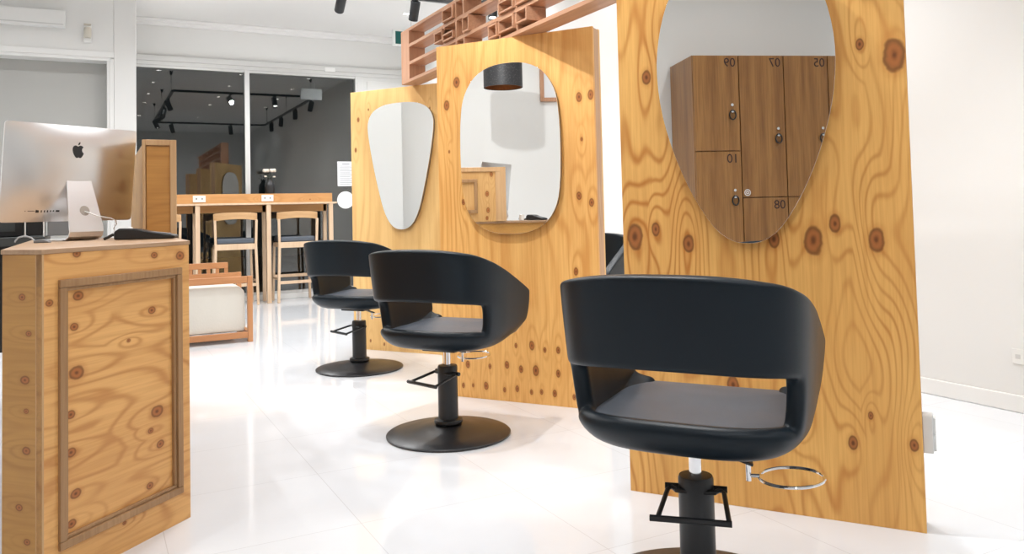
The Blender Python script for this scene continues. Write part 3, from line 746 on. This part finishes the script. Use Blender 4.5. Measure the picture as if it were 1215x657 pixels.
def make_stool():
    t = thing('bar_stool', 'x', 'stool', (0, 0, 0), 0, 'bar stools at the window bar')
    # local +y faces the bar; backrest at y = 0
    for sx in (-1, 1):
        b = MB(); b.bar((sx * .248, -.015, 0), (sx * .228, .0, .70), .030, .034, (0, 1, 0)); b.bar((sx * .228, .0, .69), (sx * .236, -.012, 1.02), .028, .032, (0, 1, 0)); b.build('leg', M['bar_pale'], t, bevel=.004)
        b = MB(); b.bar((sx * .232, .345, 0), (sx * .215, .325, .70), .028, .030, (0, 1, 0)); b.build('leg', M['bar_pale'], t, bevel=.004)
        b = MB(); b.bar((sx * .223, .01, .70), (sx * .218, .325, .70), .022, .05); b.build('side_rail', M['bar_pale'], t, bevel=.003)
        b = MB(); b.bar((sx * .235, .0, .285), (sx * .225, .33, .285), .018, .026); b.build('side_stretcher', M['bar_pale'], t, bevel=.003)
    b = MB(); b.box(-.225, .225, -.012, .010, .665, .735); b.build('seat_rail', M['bar_pale'], t, bevel=.003)
    b = MB(); b.box(-.212, .212, .315, .335, .68, .73); b.build('front_rail', M['bar_pale'], t, bevel=.003)
    b = MB(); b.box(-.238, .238, -.016, .006, .225, .262); b.build('footrest', M['bar_pale'], t, bevel=.003)
    b = MB(); b.box(-.222, .222, .318, .338, .285, .322); b.build('footrest', M['bar_pale'], t, bevel=.003)
    b = MB(); b.box(-.215, .215, .005, .34, .735, .80); b.build('seat', M['seat_leather_sheen'], t, bevel=.018, seg=3)
    # curved backrest that wraps forward a little
    b = MB(); n = 16; th = .022; A = []
    for i in range(n + 1):
        u = -1 + 2 * i / n; x = u * .250; y = -.045 + .075 * abs(u) ** 2.6
        zt = 1.11 - .012 * abs(u) ** 3; zb = 1.03 - .022 * abs(u) ** 2
        A.append([b.bm.verts.new((x, y - th / 2, zb)), b.bm.verts.new((x, y + th / 2, zb)), b.bm.verts.new((x, y + th / 2, zt)), b.bm.verts.new((x, y - th / 2, zt))])
    for P, Q in zip(A, A[1:]):
        for i in range(4): j = (i + 1) % 4; b.bm.faces.new((P[i], P[j], Q[j], Q[i]))
    b.bm.faces.new(A[0][::-1]); b.bm.faces.new(A[-1])
    b.build('backrest', M['stool_back'], t, bevel=.004)
    return t
s0 = make_stool(); s1 = copy_tree(s0); s2 = copy_tree(s0)
for s, x, r, lb in ((s0, .655, 0, 'bar stool mostly hidden behind the reception desk ledge, leftmost at the bar'), (s1, 1.505, -1.5, 'middle ash bar stool with black seat, behind the low armchair'),
                    (s2, 2.24, 2, 'rightmost ash bar stool with black seat, beside the farthest salon chair')):
    s.location = (x, 9.985, 0); s.rotation_euler = (0, 0, R(r)); s['label'] = lb
va = thing('flower_vase', 'black bottle vase of white flowers on the window bar ledge', 'vase', (1.963, 10.285, 1.3385), 0)
MB().lathe([(.052, 0), (.058, .01), (.060, .10), (.056, .125), (.03, .150), (.026, .185), (.030, .195)], 28).build('vase', M['black_plastic'], va, smooth=.9)
b = MB()
for x, y, z in ((-.035, 0, .26), (.03, .01, .265), (-.045, -.02, .205), (.04, -.02, .20), (.0, .02, .24)): b.tube([(0, 0, .17), (x * .5, y * .5, .21), (x, y, z)], .003, 6)
b.build('stems', M['stem'], va)
for x, y, z, r in ((-.045, 0, .285, .042), (.04, .012, .288, .044), (-.055, -.02, .215, .017), (.05, -.02, .21, .017)):
    b = MB()
    for kx in range(9):
        a = 2 * PI * kx / 9
        b.lathe([(0, -r * .45), (r * .34, -r * .28), (r * .44, 0), (r * .30, r * .32), (0, r * .42)], 8, Matrix.Translation((x + r * .55 * math.cos(a), y + r * .55 * math.sin(a), z + .12 * r * (kx % 3))))
    b.lathe([(0, -r * .5), (r * .5, 0), (r * .45, r * .45), (0, r * .65)], 10, Matrix.Translation((x, y, z)))
    b.build('flower', M['petal'], va, smooth=1.0)

# things on the glass and walls
tx = thing('notice', 'white paper notice of printed lines taped on the window beside the bar', 'notice', (3.0, YB - .0012, 1.60), 0)
MB().box(-.115, .115, -.001, .0, -.165, .165).build('sheet', M['paper'], tx)
b = MB()
for i in range(13): b.box(-.085, .085 - .05 * random.random(), -.0016, -.0011, .10 - i * .02, .106 - i * .02)
b.box(-.05, .05, -.0016, -.0011, .125, .138); b.build('print', M['ink'], tx)
tag(MB().prism(circle(0, 0, .115, 40), 0, .003, XZ).build('round_sticker', M['sign_white'], None, loc=(2.99, YB - .0042, 1.25)), 'plain white round sticker on the window below the notice', 'sticker')
es = thing('exit_sign', 'teal exit sign hung from the ceiling, half hidden by the lattice end', 'sign', (3.085, 8.3, 2.985), 0)
MB().box(-.168, .168, -.02, .02, -.088, .088).build('casing', M['sign_white'], es, bevel=.004); MB().box(-.142, .155, -.0215, -.0205, -.070, .070).build('sign_face', M['teal'], es)
MB().cyl((.05, 0, .088), (.05, 0, .4945), .007).build('hanger', M['white_plastic'], es)
sn = thing('motion_sensor', 'small beige motion sensor on the white wall above the grey recess', 'sensor', (-.044, YP, 2.826), 0)
MB().box(-.034, .034, -.03, -.0005, -.09, .09).build('housing', M['white_plastic'], sn, bevel=.008); MB().lathe([(.030, -.05), (.032, -.02), (.032, .03), (.028, .05)], 20, Matrix.Translation((0, -.034, 0))).build('lens', M['beige_plastic'], sn)
MB().box(-.03, .03, -.034, -.028, .07, .088).build('cap', M['beige_plastic'], sn)
tr = thing('wall_heater', 'long white box unit on the wall above the grey recess, top left', 'heater', (-.9, YP, 2.925), 0)
MB().box(-.9, .675, -.09, -.0005, -.07, .08).build('casing', M['trim'], tr, bevel=.004)
MB().box(-.88, .66, -.093, -.0905, -.055, -.045).build('vent', M['frame_alu'], tr)
ol = thing('wall_outlet', 'white double power outlet low on the right wall', 'outlet', (XR, 2.335, .275), 0)
MB().box(-.009, -.0005, -.06, .06, -.037, .037).build('plate', M['white_plastic'], ol, bevel=.003)
for dy in (-.03, .03): MB().box(-.0105, -.009, dy - .012, dy + .012, -.012, .010).build('socket_holes', M['frame_alu'], ol)

# low armchair with cream seat block
ac = thing('low_armchair', 'low reddish wooden armchair with cream canvas seat block, right of the reception desk', 'armchair', (.42, 7.05, 0), 0)
AW, AH, AD_ = .775, .555, .62
def post(x, y, z0, z1, w=.042): return MB().box(x, x + w, y, y + w, z0, z1).build('leg', M['arm_wood_v'], ac, bevel=.004)
for y in (0, AD_ - .042):
    post(0, y, 0, AH); post(AW - .042, y, 0, AH)
    MB().box(.042, AW - .042, y + .002, y + .040, AH - .058, AH - .002).build('armrest', M['arm_wood'], ac, bevel=.004)
    MB().box(.042, AW - .042, y + .002, y + .040, .035, .085).build('bottom_rail', M['arm_wood'], ac, bevel=.004)
MB().box(AW - .040, AW - .004, .042, AD_ - .042, .035, .085).build('end_rail', M['arm_wood'], ac, bevel=.004)
bk = MB().box(.02, .660, AD_ - .04, AD_ - .005, .595, .648).build('back_rail', M['arm_wood'], ac, bevel=.004)
for i in range(9): x = .03 + i * .075; MB().box(x, x + .030, AD_ - .034, AD_ - .012, AH - .001, .596).build('back_slat', M['arm_wood_v'], ac)
b = MB(); n = 10
x0, x1, y0, y1, z0, z1 = .05, .722, .05, AD_ - .05, .088, .475
b.prism([(x0, z0), (x1 - .015, z0), (x1, z0 + .05), (x1 - .006, z1 - .05), (x1 - .05, z1 - .006), (x1 - .16, z1), (x0, z1 - .005)], y0, y1, XZ)
b.build('seat_block', M['cloth_white'], ac, bevel=.012, seg=3)

# ------------------------------------------------------------------ lockers (seen in the nearest mirror)
lk = thing('locker_cabinet', 'tall walnut locker cabinet with numbered doors, seen in the nearest mirror', 'lockers', (-1.3, 0, 0), 0)
LY0, LY1, LZ = -.49, 1.01, 2.235
MB().box(-.53, -.019, LY0, LY1, 0, LZ).build('carcass', M['locker'], lk, bevel=.002)
def ldoor(y0, y1, z0, z1, num, lz):
    g = .004
    d = MB().box(-.018, 0, y0 + g, y1 - g, z0 + g, z1 - g).build('door', M['locker'], lk, bevel=.0015)
    if num: text_mesh('number', num, .098, M['number'], d, (.0012, y0 + .072, z1 - .062), (PI / 2, 0, PI / 2))
    b = MB(); b.cyl((0, y0 + .065, lz + .05), (.012, y0 + .065, lz + .05), .013, .011); b.build('keyhole', M['chrome'], d)
    b = MB(); b.cyl((0, y0 + .065, lz), (.016, y0 + .065, lz), .012); b.build('lock', M['chrome'], d)
    b = MB(); b.tube([(.014, y0 + .065 + .026 * math.cos(a), lz - .030 + .036 * math.sin(a)) for a in [2 * PI * i / 24 for i in range(24)]], .0055, 8, True); b.build('handle_ring', M['black_metal'], d)
    return d
ys = [1.01, .635, .26, -.115, -.49]
ldoor(ys[1], ys[0], 1.478, LZ, '09', 1.79); ldoor(ys[1], ys[0], .06, 1.478, '10', 1.12)
d7 = ldoor(ys[2], ys[1], 1.110, LZ, '07', 1.60); ldoor(ys[2], ys[1], .06, 1.110, '08', .62)
ldoor(ys[3], ys[2], 1.110, LZ, '05', 1.60); ldoor(ys[3], ys[2], .06, 1.110, '', .62)
ldoor(ys[4], ys[3], 1.110, LZ, '', 1.60); ldoor(ys[4], ys[3], .06, 1.110, '', .62)
b = MB(); q = Matrix.Translation((.0005, .595, 1.150)) @ Matrix.Rotation(PI / 2, 4, 'Y')
b.lathe([(.026, 0), (.026, .001), (.020, .001), (.020, 0)], 28, q, cap=False); b.lathe([(.013, 0), (.013, .001), (.007, .001), (.007, 0)], 20, q, cap=False); b.build('sticker', M['paper'], d7)
# framed picture on the left wall
pf = thing('picture_frame', 'wooden picture frame on the left wall, seen at the top of the middle mirror', 'picture', (XL, 2.76, 2.48), 0)
b = MB()
for y0, y1, z0, z1 in ((-.29, .29, .25, .29), (-.29, .29, -.29, -.25), (-.29, -.25, -.25, .25), (.25, .29, -.25, .25)): b.box(.001, .04, y0, y1, z0, z1)
b.build('frame', M['lattice_up'], pf, bevel=.003); MB().box(.002, .02, -.25, .25, -.25, .25).build('picture', M['paper'], pf)

# ------------------------------------------------------------------ lamps
dr = thing('pendant_lamp', 'black perforated drum pendant with copper lining, seen in the middle mirror', 'lamp', (-.85, 3.565, 0), 0)
ZD = 2.185
b = MB(); b.lathe([(.172, ZD), (.180, ZD), (.180, ZD + .30), (.172, ZD + .30), (.172, ZD)], 56, cap=False); b.build('drum_shade', M['drum'], dr)
b = MB(); b.lathe([(.170, ZD + .004), (.1705, ZD + .29), (.02, ZD + .294)], 48, cap=False); b.build('copper_lining', M['copper'], dr)
b = MB(); b.lathe([(0, ZD + .09), (.03, ZD + .1), (.042, ZD + .14), (.03, ZD + .19), (.018, ZD + .24), (.018, ZD + .29)], 20); b.build('bulb', M['white_plastic'], dr, smooth=1.0)
MB().cyl((0, 0, ZD + .285), (0, 0, ZC - .02), .004).build('cord', M['black_plastic'], dr); MB().cyl((0, 0, ZC - .03), (0, 0, ZC - .0005), .05).build('canopy', M['black_metal'], dr)

tk = thing('lighting_track', 'black rectangular lighting track hung from the ceiling, mirrored in the shop window', 'track')
TX0, TX1, TY0, TY1, TZ = 1.14, 3.43, 2.5, 7.15, 3.10
for x0, x1, y0, y1 in ((TX0, TX1, TY0 - .02, TY0 + .02), (TX0, TX1, TY1 - .02, TY1 + .02), (TX0 - .02, TX0 + .02, TY0 + .02, TY1 - .02), (TX1 - .02, TX1 + .02, TY0 + .02, TY1 - .02)):
    MB().box(x0, x1, y0, y1, TZ, TZ + .035).build('rail', M['black_metal'], tk)
for x in (TX0, TX1):
    for y in (TY0 + .3, (TY0 + TY1) / 2, TY1 - .3):
        MB().cyl((x, y, TZ + .035), (x, y, ZC - .04), .003).build('suspension_rod', M['black_metal'], tk); MB().lathe([(.012, ZC - .06), (.03, ZC - .0005)], 16, Matrix.Translation((x, y, 0))).build('ceiling_cup', M['black_metal'], tk)
def spot(x, y, target, label, power=1.0):
    t = thing('track_spotlight', label, 'spotlight', (x, y, TZ - .001), 0, 'spotlights on the track')
    MB().box(-.018, .018, -.05, .05, -.022, 0).build('adapter', M['black_metal'], t)
    d = (Vector(target) - Vector((x, y, TZ - .11))).normalized()
    MB().cyl((0, 0, -.022), (0, 0, -.075), .007).build('stem', M['black_metal'], t)
    c = Vector((0, 0, -.10)); q = d.to_track_quat('Z', 'Y').to_matrix().to_4x4(); q.translation = c
    MB().lathe([(.0, -.085), (.042, -.085), (.045, -.08), (.045, .10), (.040, .10), (.036, .072), (0, .072)], 24, q).build('can', M['black_metal'], t)
    MB().lathe([(0, .073), (.035, .073), (.035, .076), (0, .076)], 20, q).build('lens', M['lamp_on'], t)
    ld = bpy.data.lights.new('spot_beam', 'SPOT'); ld.energy = SPOT_W * power; ld.color = LIGHT_COL; ld.spot_size = R(95); ld.spot_blend = .9; ld.shadow_soft_size = .03
    lo = bpy.data.objects.new('spot_beam', ld); col.objects.link(lo); lo.parent = t
    lo.location = c + d * .115; lo.rotation_euler = d.to_track_quat('-Z', 'Y').to_euler()
SP = [(2.02, TY1, (2.3, 10.3, 1.2), 'track spotlight above the lattice end, left of the two on the window end'),
      (2.74, TY1, (2.85, 8.9, .3), 'track spotlight on the window end, hanging lowest near the lattice corner'),
      (TX1, 6.85, (2.9, 6.0, 0), 'lit spotlight glimpsed between the cubes of the lattice'), (TX1, 5.6, (3.5, 5.0, 0), 'track spotlight on the wall side of the track, second from the window'),
      (TX1, 4.3, (3.2, 4.6, 0.0), 'track spotlight on the wall side of the track, third from the window'), (TX1, 3.3, (3.6, 2.6, .6), 'track spotlight on the wall side of the track, farthest from the window'),
      (TX0, 6.3, (1.95, 5.75, 1.1), 'track spotlight on the desk side of the track, aimed at the farthest partition'), (TX0, 5.2, (.6, 5.6, 0), 'track spotlight on the desk side of the track, second from the window'),
      (TX0, 4.1, (-.8, 3.5, 1.5), 'track spotlight on the desk side of the track, aimed at the pendant lamp'), (TX0, 3.2, (1.95, 3.85, 1.1), 'track spotlight on the desk side of the track, aimed at the middle partition'),
      (1.5, TY0, (2.0, 2.1, 1.2), 'track spotlight on the camera end of the track, aimed at the nearest partition'), (2.7, TY0, (3.2, 1.4, 0), 'track spotlight on the camera end of the track, nearest the right wall')]
for x, y, tg, lb in SP: spot(x, y, tg, lb, 2.6 if 'partition' in lb else 3.6 if 'pendant' in lb else 2.0 if 'end' in lb.split() else 1.0)
GX = {-.55: 'over the reception desk', .95: 'over the aisle', 2.23: 'over the partitions', 3.38: 'near the right wall'}
GY = {-1.6: 'behind the viewer', .6: 'above the viewer', 2.9: 'level with the nearest partition', 4.2: 'level with the middle partition', 5.6: 'level with the farthest partition', 6.9: 'beyond the partitions', 9.1: 'by the shop window'}
for gx, lx_ in GX.items():
    for gy, ly_ in GY.items():
        if (gx < 0 or 2 < gx < 3) and gy > 8: continue
        t = thing('ceiling_downlight', 'small round ceiling downlight %s, %s' % (lx_, ly_), 'downlight', (gx, gy, ZC), 0, 'ceiling downlights')
        MB().lathe([(.036, -.0005), (.052, -.0005), (.052, -.004), (.046, -.008), (.036, -.006)], 28, cap=False).build('trim_ring', M['white_plastic'], t)
        MB().lathe([(0, -.0012), (.0355, -.0012), (.0355, -.003), (0, -.003)], 24).build('lens', M['lamp_on'], t)
        ld = bpy.data.lights.new('downlight_beam', 'SPOT'); ld.energy = DOWN_W * (3.6 if gy > 8 else 1.4 if gy > 5 and gx < 3 else .45 if gx > 3 and gy < 5 else 1.0); ld.color = LIGHT_COL; ld.spot_size = R(150); ld.spot_blend = .6; ld.shadow_soft_size = .035
        lo = bpy.data.objects.new('downlight_beam', ld); col.objects.link(lo); lo.parent = t; lo.location = (0, 0, -.012)
